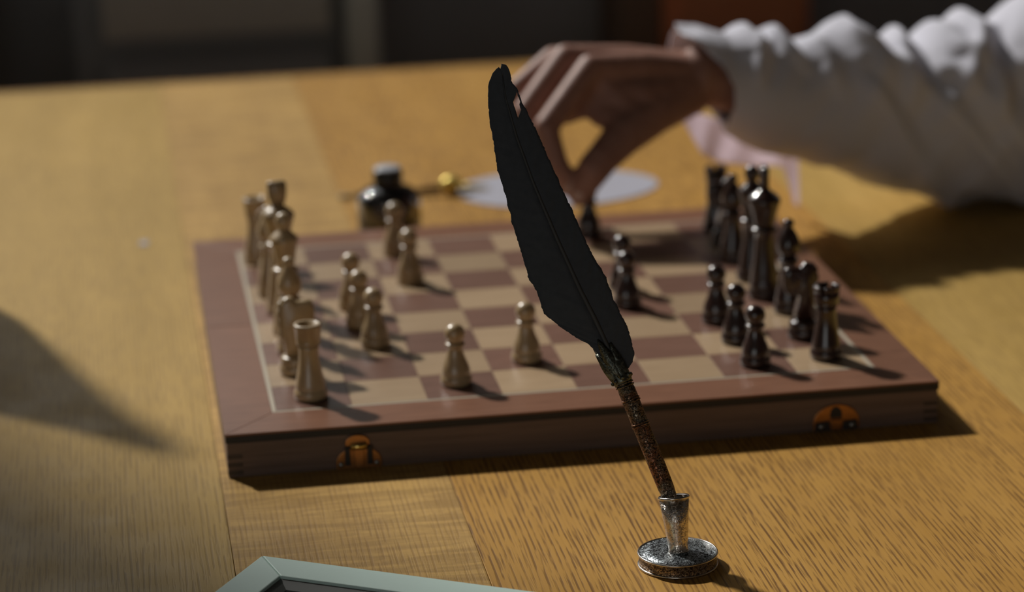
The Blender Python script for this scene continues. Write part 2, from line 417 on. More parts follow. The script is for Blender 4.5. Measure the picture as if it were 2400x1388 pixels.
# pawn
PIECES['pawn'] = [
    ('body', lathe_mesh('body', base_prof(0.215, 0.25) + [(0.168, 0.29), (0.142, 0.345), (0.117, 0.42), (0.100, 0.49), (0.098, 0.525), (0.125, 0.54), (0.137, 0.562), (0.127, 0.583), (0.095, 0.595), (0.0, 0.595)])),
    ('head', lathe_mesh('head', [(0.088, 0.596), (0.11, 0.606)] + [(0.138 * math.cos(math.radians(a)), 0.708 + 0.138 * math.sin(math.radians(a))) for a in range(-40, 90, 10)] + [(0, 0.846)])),
    ('felt_pad', felt_mesh(0.215))]
# rook
def rook_head():
    bm = bmesh.new()
    add_lathe(bm, [(0.0, 0.752), (0.14, 0.752), (0.163, 0.762), (0.163, 0.785), (0.157, 0.80), (0.166, 0.83), (0.178, 0.99), (0.186, 1.00), (0.183, 1.03), (0.128, 1.03), (0.12, 0.93), (0.0, 0.925)], 40)
    return mesh_of('battlement', bm)
PIECES['rook'] = [
    ('body', lathe_mesh('body', base_prof(0.225, 0.25) + [(0.182, 0.29), (0.163, 0.37), (0.144, 0.48), (0.132, 0.59), (0.130, 0.68), (0.140, 0.75), (0, 0.75)])),
    ('battlement', rook_head()), ('felt_pad', felt_mesh(0.225))]
def rook_notched():
    bm = bmesh.new(); n = 40
    prof_o = [(0.14, 0.752), (0.163, 0.762), (0.163, 0.785), (0.157, 0.80), (0.166, 0.83), (0.176, 0.96)]
    add_lathe(bm, [(0.0, 0.752)] + prof_o + [(0.12, 0.96), (0.115, 0.92), (0, 0.92)], n)
    for q in range(4):                                 # four merlons standing on the rim
        k0, k1 = q * 10 + 1, q * 10 + 9
        ring = []
        for k in range(k0, k1 + 1):
            a = 2 * PI * k / n + PI / 4
            ca, sa = math.cos(a), math.sin(a)
            ring.append([bm.verts.new((r * ca, r * sa, z)) for r, z in ((0.121, 0.955), (0.1765, 0.955), (0.184, 1.03), (0.124, 1.03))])
        for a_, b_ in zip(ring, ring[1:]):
            for i in range(4): bm.faces.new((a_[i], a_[(i + 1) % 4], b_[(i + 1) % 4], b_[i]))
        bm.faces.new(ring[0]); bm.faces.new(ring[-1][::-1])
    return mesh_of('battlement', bm)
PIECES['notched_rook'] = [PIECES['rook'][0], ('battlement', rook_notched()), PIECES['rook'][2]]
# bishop
PIECES['bishop'] = [
    ('body', lathe_mesh('body', base_prof(0.225, 0.25) + [(0.182, 0.29), (0.155, 0.39), (0.132, 0.53), (0.118, 0.66), (0.116, 0.73), (0.145, 0.745), (0.16, 0.765), (0.148, 0.785), (0.115, 0.80), (0.11, 0.835), (0, 0.84)])),
    ('mitre', lathe_mesh('mitre', [(0.10, 0.841), (0.145, 0.875), (0.168, 0.93), (0.172, 0.99), (0.160, 1.06), (0.130, 1.14), (0.092, 1.21), (0.062, 1.25), (0.060, 1.265), (0.075, 1.285), (0.082, 1.315), (0.072, 1.352), (0.042, 1.375), (0, 1.38)])),
    ('felt_pad', felt_mesh(0.225))]
# knight: turned base and a carved head facing +x
def knight_head():
    prof = [(-0.13, 0.252), (0.13, 0.252), (0.13, 0.36), (0.095, 0.46), (0.07, 0.55), (0.085, 0.62), (0.15, 0.64), (0.235, 0.645), (0.275, 0.69), (0.29, 0.78), (0.29, 0.90), (0.275, 0.995), (0.235, 1.025), (0.13, 1.03), (0.055, 1.015), (0.025, 1.04), (0.0, 1.08), (-0.06, 1.09), (-0.13, 1.06), (-0.175, 0.98), (-0.18, 0.80), (-0.165, 0.62), (-0.145, 0.44)]
    bm = bmesh.new()
    cxm = 0.0; cz = 0.7
    layers = []
    for y, sc in ((-0.105, 0.80), (-0.085, 0.93), (-0.04, 1.0), (0.04, 1.0), (0.085, 0.93), (0.105, 0.80)):
        layers.append([bm.verts.new(((x - 0.0) * sc, y * (1.0 if z < 0.66 else 0.80), cz + (z - cz) * (sc if z > 0.3 else 1.0))) for x, z in prof])
    n = len(prof)
    for a, b in zip(layers, layers[1:]):
        for i in range(n): bm.faces.new((a[i], a[(i + 1) % n], b[(i + 1) % n], b[i]))
    bm.faces.new(layers[0]); bm.faces.new(layers[-1][::-1])
    return mesh_of('horse_head', bm)
def mane():
    bm = bmesh.new()
    pts = [(-0.10, 1.065), (-0.155, 1.02), (-0.183, 0.92), (-0.182, 0.78), (-0.172, 0.63), (-0.152, 0.48)]
    for (x, z), (x2, z2) in zip(pts, pts[1:]):
        add_tube(bm, [(x, 0, z), ((x + x2) / 2 - 0.012, 0, (z + z2) / 2 - 0.01), (x2, 0, z2)], [0.022, 0.034, 0.018], 8)
    return mesh_of('mane', bm)
PIECES['knight'] = [
    ('base', lathe_mesh('base', base_prof(0.225, 0.25) + [(0.15, 0.262), (0, 0.262)])),
    ('horse_head', knight_head()), ('mane', mane()), ('felt_pad', felt_mesh(0.225))]
# queen
PIECES['queen'] = [
    ('body', lathe_mesh('body', base_prof(0.245, 0.25) + [(0.20, 0.30), (0.172, 0.45), (0.14, 0.62), (0.128, 0.80), (0.128, 0.88), (0.175, 0.90), (0.19, 0.925), (0.175, 0.95), (0.135, 0.97), (0, 0.97)])),
    ('crown', lathe_mesh('crown', [(0.12, 0.971), (0.135, 1.02), (0.155, 1.15), (0.18, 1.28), (0.205, 1.35), (0.205, 1.385), (0.18, 1.42), (0.12, 1.475), (0.075, 1.515), (0.07, 1.53), (0.095, 1.56), (0.112, 1.61), (0.114, 1.65), (0.10, 1.70), (0.065, 1.745), (0, 1.765)])),
    ('felt_pad', felt_mesh(0.245))]
# king
def finial():
    bm = bmesh.new()
    pts = [(-0.10, 1.632), (0.10, 1.632), (0.115, 1.70), (0.135, 1.77), (0.14, 1.955), (0.125, 1.975), (-0.125, 1.975), (-0.14, 1.955), (-0.135, 1.77), (-0.115, 1.70)]
    a = [bm.verts.new((x, -0.055, z)) for x, z in pts]; b = [bm.verts.new((x, 0.055, z)) for x, z in pts]
    bm.faces.new(a); bm.faces.new(b[::-1])
    for i in range(len(pts)): q = (i + 1) % len(pts); bm.faces.new((a[i], b[i], b[q], a[q]))
    bmesh.ops.bevel(bm, geom=bm.edges[:], offset=0.014, segments=2, affect='EDGES')
    return mesh_of('finial', bm)
PIECES['king'] = [
    ('body', lathe_mesh('body', base_prof(0.25, 0.25) + [(0.205, 0.30), (0.185, 0.45), (0.158, 0.65), (0.145, 0.85), (0.143, 0.99), (0.185, 1.01), (0.202, 1.035), (0.185, 1.06), (0.155, 1.08), (0, 1.08)])),
    ('crown', lathe_mesh('crown', [(0.14, 1.081), (0.16, 1.14), (0.185, 1.27), (0.225, 1.40), (0.242, 1.45), (0.24, 1.49), (0.21, 1.53), (0.15, 1.58), (0.10, 1.61), (0.09, 1.63), (0, 1.635)])),
    ('finial', finial()), ('felt_pad', felt_mesh(0.25))]

def piece(kind, pale, u, v, label, rz=0.0, group=None, lift=0.0):
    name = ('pale_' if pale else 'dark_') + kind.replace('notched_', '')
    r = empty(name, (u * S, v * S, H + lift), rz)
    tag(r, label, kind.replace('notched_', ''), group)
    for pn, me in PIECES[kind]:
        o = bpy.data.objects.new(pn, me); C.objects.link(o); o.parent = r
        mt = FELT if pn == 'felt_pad' else (PALE_PIECE if pale else DARK_PIECE)
        if not me.materials: me.materials.append(mt)
        o.material_slots[0].link = 'OBJECT'; o.material_slots[0].material = mt
    return r
GP, GD = 'pale wooden chess pieces', 'dark wooden chess pieces'
piece('rook', True, .49, .42, 'pale wooden rook with hollow top on the near left corner square', 0.3, GP)
piece('knight', True, .38, 1.55, 'pale wooden knight standing right behind the near corner rook, facing right', 0.0, GP)
piece('bishop', True, .41, 2.5, 'pale wooden bishop between the near knight and the pale queen', 0, GP)
piece('queen', True, .43, 3.5, 'pale wooden queen just in front of the pale king', 0, GP)
piece('king', True, .42, 4.5, 'tall pale wooden king with a broad flat finial, tallest pale piece', 0.15, GP)
piece('bishop', True, .33, 5.45, 'pale wooden bishop just behind and left of the pale king', 0, GP)
piece('knight', True, .42, 6.5, 'pale wooden knight half hidden behind the pale king', 0.0, GP)
piece('rook', True, .24, 7.35, 'pale wooden rook on the far left corner square', 0, GP)
piece('pawn', True, 1.57, 2.53, 'pale wooden pawn, nearest of the diagonal line of three pawns', 0, GP)
piece('pawn', True, 1.46, 3.5, 'pale wooden pawn, middle of the diagonal line of three pawns', 0, GP)
piece('pawn', True, 1.44, 4.45, 'pale wooden pawn, farthest of the diagonal line of three pawns', 0, GP)
piece('pawn', True, 2.45, .55, 'pale wooden pawn alone on the nearest row, right of the near corner rook', 0, GP)
piece('pawn', True, 3.53, 1.33, 'pale wooden pawn standing left of the black feather', 0, GP)
piece('pawn', True, 2.43, 5.60, 'pale wooden pawn in front of the pawn by the ink bottle', 0, GP)
piece('pawn', True, 2.40, 7.25, 'pale wooden pawn standing right in front of the ink bottle', 0, GP)
piece('notched_rook', False, 7.53, .5, 'dark wooden rook on the near right corner square', 0.2, GD)
piece('knight', False, 7.47, 1.5, 'dark wooden knight just behind the near right rook, facing left', PI, GD)
piece('bishop', False, 7.58, 2.75, 'dark wooden bishop standing between the dark king and the near knight', 0, GD)
piece('king', False, 7.42, 3.55, 'tall dark wooden king with flat finial turned edge-on', PI / 2 - 0.1, GD)
piece('queen', False, 7.47, 4.5, 'dark wooden queen right behind the dark king', 0, GD)
piece('bishop', False, 7.42, 5.55, 'dark wooden bishop between the dark queen and the far rook', 0, GD)
piece('knight', False, 7.52, 6.5, 'dark wooden knight hidden just in front of the far rook', PI, GD)
piece('notched_rook', False, 7.60, 7.45, 'dark wooden rook at the far right corner, farthest left of the tall dark row', 0.75, GD)
piece('pawn', False, 6.52, .42, 'dark wooden pawn nearest to the camera in the right group', 0, GD)
piece('pawn', False, 6.51, 1.5, 'dark wooden pawn, middle one of the three on the right', 0, GD)
piece('pawn', False, 6.46, 2.5, 'dark wooden pawn, farthest of the three on the right', 0, GD)
piece('pawn', False, 5.37, 3.55, 'dark wooden pawn right of the feather, front one of an overlapping pair', 0, GD)
piece('pawn', False, 5.48, 4.45, 'dark wooden pawn right of the feather, rear one of an overlapping pair', 0, GD)
piece('pawn', False, 5.54, 7.55, 'dark wooden pawn held between the finger and thumb of the hand', 0, GD)

# ------------------------------------------------------------------ ink bottle
def glass(name, col, rough=0.03, ior=1.5):
    t = NT(name); f = t.noise(t.coords((90, 90, 90)), 1, 2)
    t.set(Base_Color=t.mix(f, col, [min(1, c * 1.04) for c in col]), Roughness=rough, Transmission_Weight=1.0, IOR=ior)
    return t.m
GLASS = glass('clear_glass', (0.92, 0.92, 0.95))
INK = plain('black_ink', (0.008, 0.009, 0.011), 0.25)
CAP = plain('black_bakelite', (0.012, 0.014, 0.016), 0.3)
CAP_REFLECT = plain('pale_cap_disc', (0.46, 0.48, 0.53), 0.35)  # window reflection on the black cap's top, put into the colour
ib = empty('ink_bottle', (0.1045, 0.4050, 0.0))
tag(ib, 'black ink bottle with a pale-topped cap behind the chess board', 'bottle')
bm = bmesh.new()
add_lathe(bm, [(0, 0.0), (0.0195, 0.0), (0.0215, 0.002), (0.0215, 0.0310), (0.0203, 0.0348), (0.0150, 0.0384), (0.0095, 0.0396), (0.0086, 0.0405), (0.0086, 0.0440),
               (0.0070, 0.0440), (0.0070, 0.0400), (0.0135, 0.0372), (0.0190, 0.0338), (0.0202, 0.0310), (0.0202, 0.0150), (0.0185, 0.0132), (0, 0.0126)], 44)
mesh_obj('glass_body', bm, GLASS, ib)
bm = bmesh.new()
add_lathe(bm, [(0, 0.0127), (0.0184, 0.0133), (0.0201, 0.0151), (0.0201, 0.0310), (0.0189, 0.0337), (0.0134, 0.0371), (0.0069, 0.0399), (0, 0.0399)], 44)
mesh_obj('ink', bm, INK, ib)
bm = bmesh.new()
add_lathe(bm, [(0, 0.0442), (0.0088, 0.0442), (0.0088, 0.0402), (0.0095, 0.0402), (0.0098, 0.0410), (0.0098, 0.0500), (0.0090, 0.0512), (0, 0.0512)], 44)
cp = mesh_obj('cap', bm, CAP, ib)
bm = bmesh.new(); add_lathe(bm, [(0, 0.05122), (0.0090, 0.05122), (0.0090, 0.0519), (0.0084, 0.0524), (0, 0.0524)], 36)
mesh_obj('cap_disc', bm, CAP_REFLECT, cp)  # thin disc carrying the painted reflection

# ------------------------------------------------------------------ dip pen, paper, scrap
GOLD = plain('bright_gold', (0.80, 0.62, 0.16), 0.42, 0.6)
PENW = plain('dark_pen_wood', (0.10, 0.055, 0.03), 0.4)
PAPER = plain('white_paper', (0.40, 0.40, 0.47), 0.8, 0, 0.03, 20)
bm = bmesh.new(); n = 40
pp = []
for k in range(n):
    a = 2 * PI * k / n; rr = 1 + 0.02 * math.sin(3 * a + 1)
    pp.append((0.2375 + 0.0735 * rr * math.cos(a), 0.523 + 0.054 * rr * math.sin(a)))
add_prism(bm, pp, 0.0, 0.0008)
tag(bevel(mesh_obj('paper_sheet', bm, PAPER, smooth=False), 0.0002), 'round white sheet of paper lying on the table behind the hand', 'paper')
dp = empty('dip_pen', (0.135, 0.528, 0.0))
tag(dp, 'thin dip pen with a gold bulb lying behind the ink bottle', 'pen')
bm = bmesh.new(); add_tube(bm, [(-0.042, 0.004, 0.0022), (0.0, 0.0, 0.0032), (0.020, -0.001, 0.0048)], [0.0014, 0.0022, 0.0030], 14); mesh_obj('shaft', bm, PENW, dp)
bm = bmesh.new(); add_tube(bm, [(-0.0535, 0.005, 0.0017), (-0.049, 0.0047, 0.0019), (-0.0422, 0.004, 0.0021)], [0.0013, 0.0017, 0.0014], 12); mesh_obj('end_cap', bm, plain('pale_horn', (0.5, 0.46, 0.33), 0.4), dp)
bm = bmesh.new()
add_tube(bm, [(0.0202, -0.001, 0.0050), (0.0215, -0.001, 0.0056), (0.0245, -0.0012, 0.0066), (0.0285, -0.0013, 0.0071), (0.032, -0.0012, 0.0062), (0.0340, -0.001, 0.0052)], [0.0030, 0.0050, 0.0064, 0.0069, 0.0055, 0.0032], 20); mesh_obj('gold_bulb', bm, GOLD, dp)
bm = bmesh.new(); add_tube(bm, [(0.0342, -0.001, 0.0050), (0.044, 0.0, 0.0038), (0.055, 0.001, 0.0022)], [0.0024, 0.0018, 0.0006], 12); mesh_obj('nib', bm, GOLD, dp)
bm = bmesh.new(); add_prism(bm, [(-0.0625, 0.441), (-0.057, 0.4395), (-0.0555, 0.449), (-0.0605, 0.452)], 0.0, 0.0006)
tag(mesh_obj('paper_scrap', bm, PAPER, smooth=False), 'tiny pale paper scrap on the bare table left of the board', 'scrap')

# ------------------------------------------------------------------ picture frame at the bottom edge
ALU = plain('brushed_silver_frame', (0.66, 0.84, 0.77), 0.5, 0.0, 0.05, 40)
SLIP = plain('dark_frame_slip', (0.10, 0.105, 0.095), 0.5)
PHOTO = plain('grey_photo_under_glass', (0.30, 0.30, 0.32), 0.25)
FT = 0.010
fr = empty('picture_frame', (-0.0194, -0.1678, 0.0), math.radians(-31.2))
tag(fr, 'silver picture frame lying flat, one mitred corner showing at the bottom', 'picture frame')
FWd, FHt, FB = 0.17, 0.22, 0.0195
def fbar(pts, mat=ALU, z0=0.0, z1=FT, name='frame_bar'):
    bm = bmesh.new(); add_prism(bm, pts, z0, z1); return bevel(mesh_obj(name, bm, mat, fr, False), 0.0006, 2)
q = 0.0001
W_, T_ = FWd, -FHt
fbar([(0 + q, 0), (W_ - q, 0), (W_ - FB - q, -FB), (FB + q, -FB)])
fbar([(0, -q), (FB, -FB - q), (FB, T_ + FB + q), (0, T_ + q)])
fbar([(W_, -q), (W_, T_ + q), (W_ - FB, T_ + FB + q), (W_ - FB, -FB - q)])
fbar([(q, T_), (FB + q, T_ + FB), (W_ - FB - q, T_ + FB), (W_ - q, T_)])
sl = 0.0055
a0, b0 = FB + 0.0001, FB + sl
for pts in ([(a0, -a0), (W_ - a0, -a0), (W_ - b0, -b0), (b0, -b0)], [(a0, -a0), (b0, -b0), (b0, T_ + b0), (a0, T_ + a0)],
            [(W_ - a0, -a0), (W_ - a0, T_ + a0), (W_ - b0, T_ + b0), (W_ - b0, -b0)], [(a0, T_ + a0), (b0, T_ + b0), (W_ - b0, T_ + b0), (W_ - a0, T_ + a0)]):
    bm = bmesh.new(); add_prism(bm, pts, 0.002, FT - 0.0015)
    for v in bm.verts:
        if v.co.z > 0.005 and (abs(v.co.x - b0) < 1e-5 or abs(v.co.x - (W_ - b0)) < 1e-5 or abs(v.co.y + b0) < 1e-5 or abs(v.co.y - (T_ + b0)) < 1e-5): v.co.z = 0.0058
    mesh_obj('slip', bm, SLIP, fr, False)
fbar([(FB, -FB), (W_ - FB, -FB), (W_ - FB, T_ + FB), (FB, T_ + FB)], PHOTO, 0.0005, 0.0019, 'photo')
fbar([(b0 - 0.001, -b0 + 0.001), (W_ - b0 + 0.001, -b0 + 0.001), (W_ - b0 + 0.001, T_ + b0 - 0.001), (b0 - 0.001, T_ + b0 - 0.001)], GLASS, 0.0024, 0.0040, 'glass_pane')

# ------------------------------------------------------------------ pen holder
def engraved(name, silver, dark, scale, rough=0.3, thr=(0.42, 0.56), bumpd=0.0004, tint=None, metal=0.95):
    t = NT(name); vec = t.coords((scale,) * 3, rand=False)
    nz = t.noise(vec, 1.0, 2.5, 0.6, 2.2)
    msk = t.ramp(nz, [(thr[0], 0.0), (thr[1], 1.0)])
    hi = silver
    if tint: hi = t.mix(t.ramp(t.noise(t.coords((110,) * 3, rand=False), 1, 2), [(0.42, 0), (0.62, 1)]), silver, tint)
    t.set(Base_Color=t.mix(msk, dark, hi), Metallic=metal, Roughness=rough)
    t.bump(msk, 0.8, bumpd); return t.m
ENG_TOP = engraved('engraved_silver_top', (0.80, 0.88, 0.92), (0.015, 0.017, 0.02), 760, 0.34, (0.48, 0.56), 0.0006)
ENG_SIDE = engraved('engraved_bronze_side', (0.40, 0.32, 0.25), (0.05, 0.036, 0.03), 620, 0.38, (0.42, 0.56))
ENG_CUP = engraved('engraved_silver_cup', (0.68, 0.62, 0.56), (0.26, 0.22, 0.18), 560, 0.2, (0.34, 0.5), 0.0001)
RIM = plain('polished_silver_rim', (0.66, 0.62, 0.58), 0.2, 1.0)
SHAFT = engraved('antique_pen_metal', (0.30, 0.25, 0.19), (0.035, 0.028, 0.022), 520, 0.4, (0.40, 0.60), 0.0003, (0.32, 0.14, 0.08))
ORN = engraved('antique_ornament_metal', (0.22, 0.23, 0.19), (0.03, 0.032, 0.028), 300, 0.42, (0.30, 0.6), 0.0002)
hb = Vector((0.1713, -0.1975, 0.0))
ph = empty('pen_holder', hb)
tag(ph, 'round engraved silver pen stand with a small cup holding the feather quill', 'pen holder')
Rb = 0.0188
bm = bmesh.new(); add_lathe(bm, [(0, 0), (Rb * 0.97, 0), (Rb * 0.985, 0.0004), (Rb * 0.965, 0.0012), (Rb * 0.965, 0.0058), (Rb * 0.98, 0.0060), (0, 0.0060)], 64); mesh_obj('base', bm, ENG_SIDE, ph)
for z in (0.0008, 0.0064):
    bm = bmesh.new(); add_tube(bm, [(Rb * 0.972 * math.cos(2 * PI * k / 64), Rb * 0.972 * math.sin(2 * PI * k / 64), z) for k in range(65)], 0.00055, 8, False); mesh_obj('rim', bm, RIM, ph)
bm = bmesh.new(); add_lathe(bm, [(0, 0.0061), (Rb * 0.945, 0.0061), (Rb * 0.945, 0.0066), (Rb * 0.6, 0.0069), (0, 0.0071)], 64); mesh_obj('top_plate', bm, ENG_TOP, ph)
def tilt_lathe(name, prof, mat, base, axis, parent, n=40):
    bm = bmesh.new(); add_lathe(bm, prof, n)
    qn = Vector((0, 0, 1)).rotation_difference(axis)
    for v in bm.verts: v.co = qn @ v.co + base
    return mesh_obj(name, bm, mat, parent)
cup_ax = Vector((-0.0008, 0.0060, 0.0250)).normalized()
cup = tilt_lathe('cup', [(0, 0), (0.0052, 0.0), (0.0050, 0.0006), (0.0046, 0.0015), (0.0048, 0.004), (0.0058, 0.014), (0.0070, 0.0252), (0.0063, 0.0252), (0.0052, 0.014), (0.0042, 0.004), (0, 0.0035)], ENG_CUP, Vector((0.0004, -0.0005, 0.0066)), cup_ax, ph)
tilt_lathe('cup_rim', [(0.0062, 0.0252), (0.0073, 0.0250), (0.0075, 0.0257), (0.0070, 0.0264), (0.0063, 0.0260)], RIM, Vector((0.0004, -0.0005, 0.0066)), cup_ax, cup)

# ------------------------------------------------------------------ feather quill
O = Vector((0.1485, -0.1680, 0.0901))
E1 = Vector((-0.2881, 0.3113, 0.9056)); E2 = Vector((0.9473, -0.0458, 0.3171)); E3 = Vector((-0.1401, -0.9492, 0.2817))
qp = empty('feather_quill', O)
tag(qp, 'black feather quill with an ornate metal grip leaning in the pen holder', 'quill')
EDGE_L = [(-0.002, 0.0), (0.0055, -0.0043), (0.0131, -0.0077), (0.0202, -0.0135), (0.0283, -0.0189), (0.0341, -0.022), (0.0452, -0.0215), (0.0514, -0.0228), (0.0626, -0.0218), (0.071, -0.0213), (0.0792, -0.0207), (0.0874, -0.0197), (0.0955, -0.0187), (0.1039, -0.0185), (0.1156, -0.0157), (0.1255, -0.014), (0.1351, -0.0112), (0.1416, -0.0089), (0.1446, -0.0066), (0.1468, -0.0046), (0.1482, -0.0022), (0.1486, -0.0008)]
EDGE_R = [(-0.0045, 0.003), (-0.0038, 0.0055), (-0.0019, 0.0084), (0.0015, 0.0105), (0.0081, 0.0116), (0.0147, 0.012), (0.0214, 0.0113), (0.028, 0.0107), (0.0396, 0.0109), (0.051, 0.0089), (0.0598, 0.008), (0.0701, 0.0077), (0.0793, 0.007), (0.089, 0.0064), (0.0988, 0.0059), (0.1075, 0.0054), (0.1161, 0.0051), (0.1232, 0.0042), (0.1299, 0.0036), (0.1362, 0.0036), (0.1390, 0.0026), (0.1420, 0.0029), (0.1462, 0.0034), (0.1484, 0.0027), (0.1496, 0.0010)]
AXIS = [(-0.004, 0.0003), (0.0, 0.0), (0.0087, 0.0001), (0.0228, -0.0008), (0.0383, -0.0024), (0.0644, -0.004), (0.0924, -0.005), (0.1156, -0.0046), (0.134, -0.0029), (0.1446, -0.0004)]
BLACK = plain('black_feather_barbs', (0.068, 0.073, 0.082), 0.8, 0, 0.2, 300, 0.3)
QUILL = plain('black_feather_shaft', (0.06, 0.06, 0.06), 0.6)
def fl_(s, wv, d): return E1 * s + E2 * wv + E3 * d
def cup_d(s, wv): return 0.0016 * math.sin(s * 21) - 9.0 * (wv - lerp_poly(AXIS, s)) ** 2
for side, edge, n in ((-1, EDGE_L, 330), (1, EDGE_R, 330)):
    bm = bmesh.new(); rows = []; NK = 9
    s_lo, s_hi = edge[0][0], edge[-1][0]
    for i in range(n + 1):
        se = s_lo + (s_hi - s_lo) * i / n                          # where this barb ends on the outline
        we = lerp_poly(edge, se); reach = abs(we - lerp_poly(AXIS, se))
        sb = max(-0.004 + 0.0002 * i / n, se - reach * (0.8 if side < 0 else 1.15) - 0.0004)
        wb = lerp_poly(AXIS, sb)
        jag = noise.noise(Vector((se * 900, side * 3.0, 1.0))) * 0.00045 + noise.noise(Vector((se * 260, side * 5.0, 4.0))) * 0.0007
        row = []
        for k in range(NK):
            t = k / (NK - 1)
            s_ = sb + (se - sb) * t; w_ = wb + (we + side * jag * 0.7 - wb) * (t ** 0.85)
            rdg = 0.00010 * (i % 2) + 0.0003 * noise.noise(Vector((i * 0.11, t * 3, side)))
            row.append(bm.verts.new(fl_(s_, w_, cup_d(s_, w_) + rdg)))
        rows.append((se, row))
    for (sa_, r0), (sb_, r1) in zip(rows, rows[1:]):
        for k in range(NK - 1):
            if side == 1 and 0.1285 < sa_ < 0.1355 and 3 <= k <= 5 - (0.1355 - sa_) * 100 + 1.5: continue   # the split in the vane near the tip
            bm.faces.new((r0[k], r0[k + 1], r1[k + 1], r1[k]))
    v_o = mesh_obj('vane', bm, BLACK, qp)
    sd = v_o.modifiers.new('thick', 'SOLIDIFY'); sd.thickness = 0.00015
bm = bmesh.new()
add_tube(bm, [fl_(s, wv, cup_d(s, wv) + 0.0002) for s, wv in AXIS], [0.0013, 0.0012, 0.0011, 0.00105, 0.001, 0.0009, 0.0007, 0.0006, 0.0004, 0.0002], 10)
mesh_obj('feather_shaft', bm, QUILL, qp)
# metal grip: tapered shaft from the ornament down into the cup
top = Vector((0.1522, -0.1708, 0.0822)) - O; bot = Vector((0.1717, -0.1929, 0.0242)) - O
axis = (top - bot).normalized(); Lg = (top - bot).length
tilt_lathe('grip', [(0, 0), (0.0018, 0.0), (0.0030, 0.004), (0.0038, 0.012), (0.0040, 0.022), (0.0040, 0.045), (0.0041, Lg - 0.004), (0.0036, Lg - 0.001), (0, Lg)], SHAFT, bot, axis, qp)
for d in (0.6, 1.9, 8.5, 9.6, 20.5, 21.5):
    c0 = top - axis * d * 0.001
    q_ = Vector((0, 0, 1)).rotation_difference(axis)
    bm = bmesh.new(); add_tube(bm, [c0 + q_ @ Vector((0.0041 * math.cos(2 * PI * k / 28), 0.0041 * math.sin(2 * PI * k / 28), 0)) for k in range(29)], 0.00045, 8, False)
    mesh_obj('ring', bm, SHAFT, qp)
# ornament: a fluted bulb with curling leaves that clasp the feather root
tip_o = Vector((0.1437, -0.1622, 0.0985)) - O
ax2 = (tip_o - top).normalized()
orn = tilt_lathe('ornament', [(0, -0.001), (0.0040, -0.001), (0.0048, 0.001), (0.0044, 0.003), (0.0050, 0.006), (0.0053, 0.009), (0.0042, 0.013), (0.0026, 0.017), (0, 0.019)], ORN, top, ax2, qp)
q2 = Vector((0, 0, 1)).rotation_difference(ax2)
for k in range(6):
    a = 2 * PI * k / 6 + 0.3
    bm = bmesh.new(); rows = []
    ln = (0.0215, 0.0165, 0.019, 0.0155, 0.021, 0.017)[k]
    for i in range(9):
        t = i / 8
        z = 0.002 + ln * t
        r = 0.0046 + 0.0014 * math.sin(t * PI * 0.9) + (0.0007 * max(0, t - 0.75) * 4) - 0.0008 * t
        wd = 0.0026 * math.sin(PI * (0.12 + 0.86 * t)) + 0.0002
        row = []
        for s_ in (-1, -0.5, 0, 0.5, 1):
            aa = a + s_ * wd / max(r, 0.004) * 1.2
            rr = r - 0.0007 * abs(s_) + (0.0006 if s_ == 0 else 0)
            row.append(bm.verts.new(top + q2 @ Vector((rr * math.cos(aa), rr * math.sin(aa), z))))
        rows.append(row)
    for r0, r1 in zip(rows, rows[1:]):
        for i in range(4): bm.faces.new((r0[i], r0[i + 1], r1[i + 1], r1[i]))
    lf = mesh_obj('leaf', bm, ORN, orn); sd = lf.modifiers.new('thick', 'SOLIDIFY'); sd.thickness = 0.0007
for k in range(8):
    a = 2 * PI * k / 8
    bm = bmesh.new(); bmesh.ops.create_uvsphere(bm, u_segments=10, v_segments=7, radius=0.0011)
    for v in bm.verts: v.co += top + q2 @ Vector((0.0047 * math.cos(a), 0.0047 * math.sin(a), 0.0018))
    mesh_obj('bead', bm, ORN, orn)

# ------------------------------------------------------------------ the player's arm
per = empty('person', (0.56, 0.42, 0.0))
tag(per, 'person in a loose white sleeve reaching over the board to hold a dark pawn', 'person')
PO = Vector((0.56, 0.42, 0.0))
def skin_mat():
    t = NT('skin'); f = t.noise(t.coords((120,) * 3, rand=False), 1, 4)
    f2 = t.noise(t.coords((900,) * 3, rand=False), 1, 3)
    c = t.ramp(f, [(0.3, (0.29, 0.145, 0.108)), (0.7, (0.37, 0.20, 0.152))])
    t.set(Base_Color=c, Roughness=0.5, Subsurface_Weight=0.08, Subsurface_Scale=0.004, Specular_IOR_Level=0.4)
    t.p.inputs['Subsurface Radius'].default_value = (1.0, 0.35, 0.2)
    t.bump(f2, 0.15, 0.0004); return t.m
SKIN = skin_mat()
def add_ball(bm, p, r, n=12):
    ret = bmesh.ops.create_uvsphere(bm, u_segments=n, v_segments=n // 2 + 3, radius=r)
    for v in ret['verts']: v.co += p
def add_limb(bm, joints):
    js = [(Vector(p) - PO, r) for p, r in joints]
    for (a, ra), (b, rb) in zip(js, js[1:]):
        k = max(2, int((b - a).length / (0.5 * min(ra, rb))))
        for i in range(k + 1):
            t = i / k; add_ball(bm, a.lerp(b, t), ra + (rb - ra) * t)
hand = bmesh.new()
IM, MM, RM, PM = (0.2292, 0.325, 0.1275), (0.2165, 0.345, 0.1305), (0.2115, 0.363, 0.1265), (0.2160, 0.379, 0.1175)
WR1, WR2 = (0.3050, 0.347, 0.1140), (0.3070, 0.362, 0.1115)
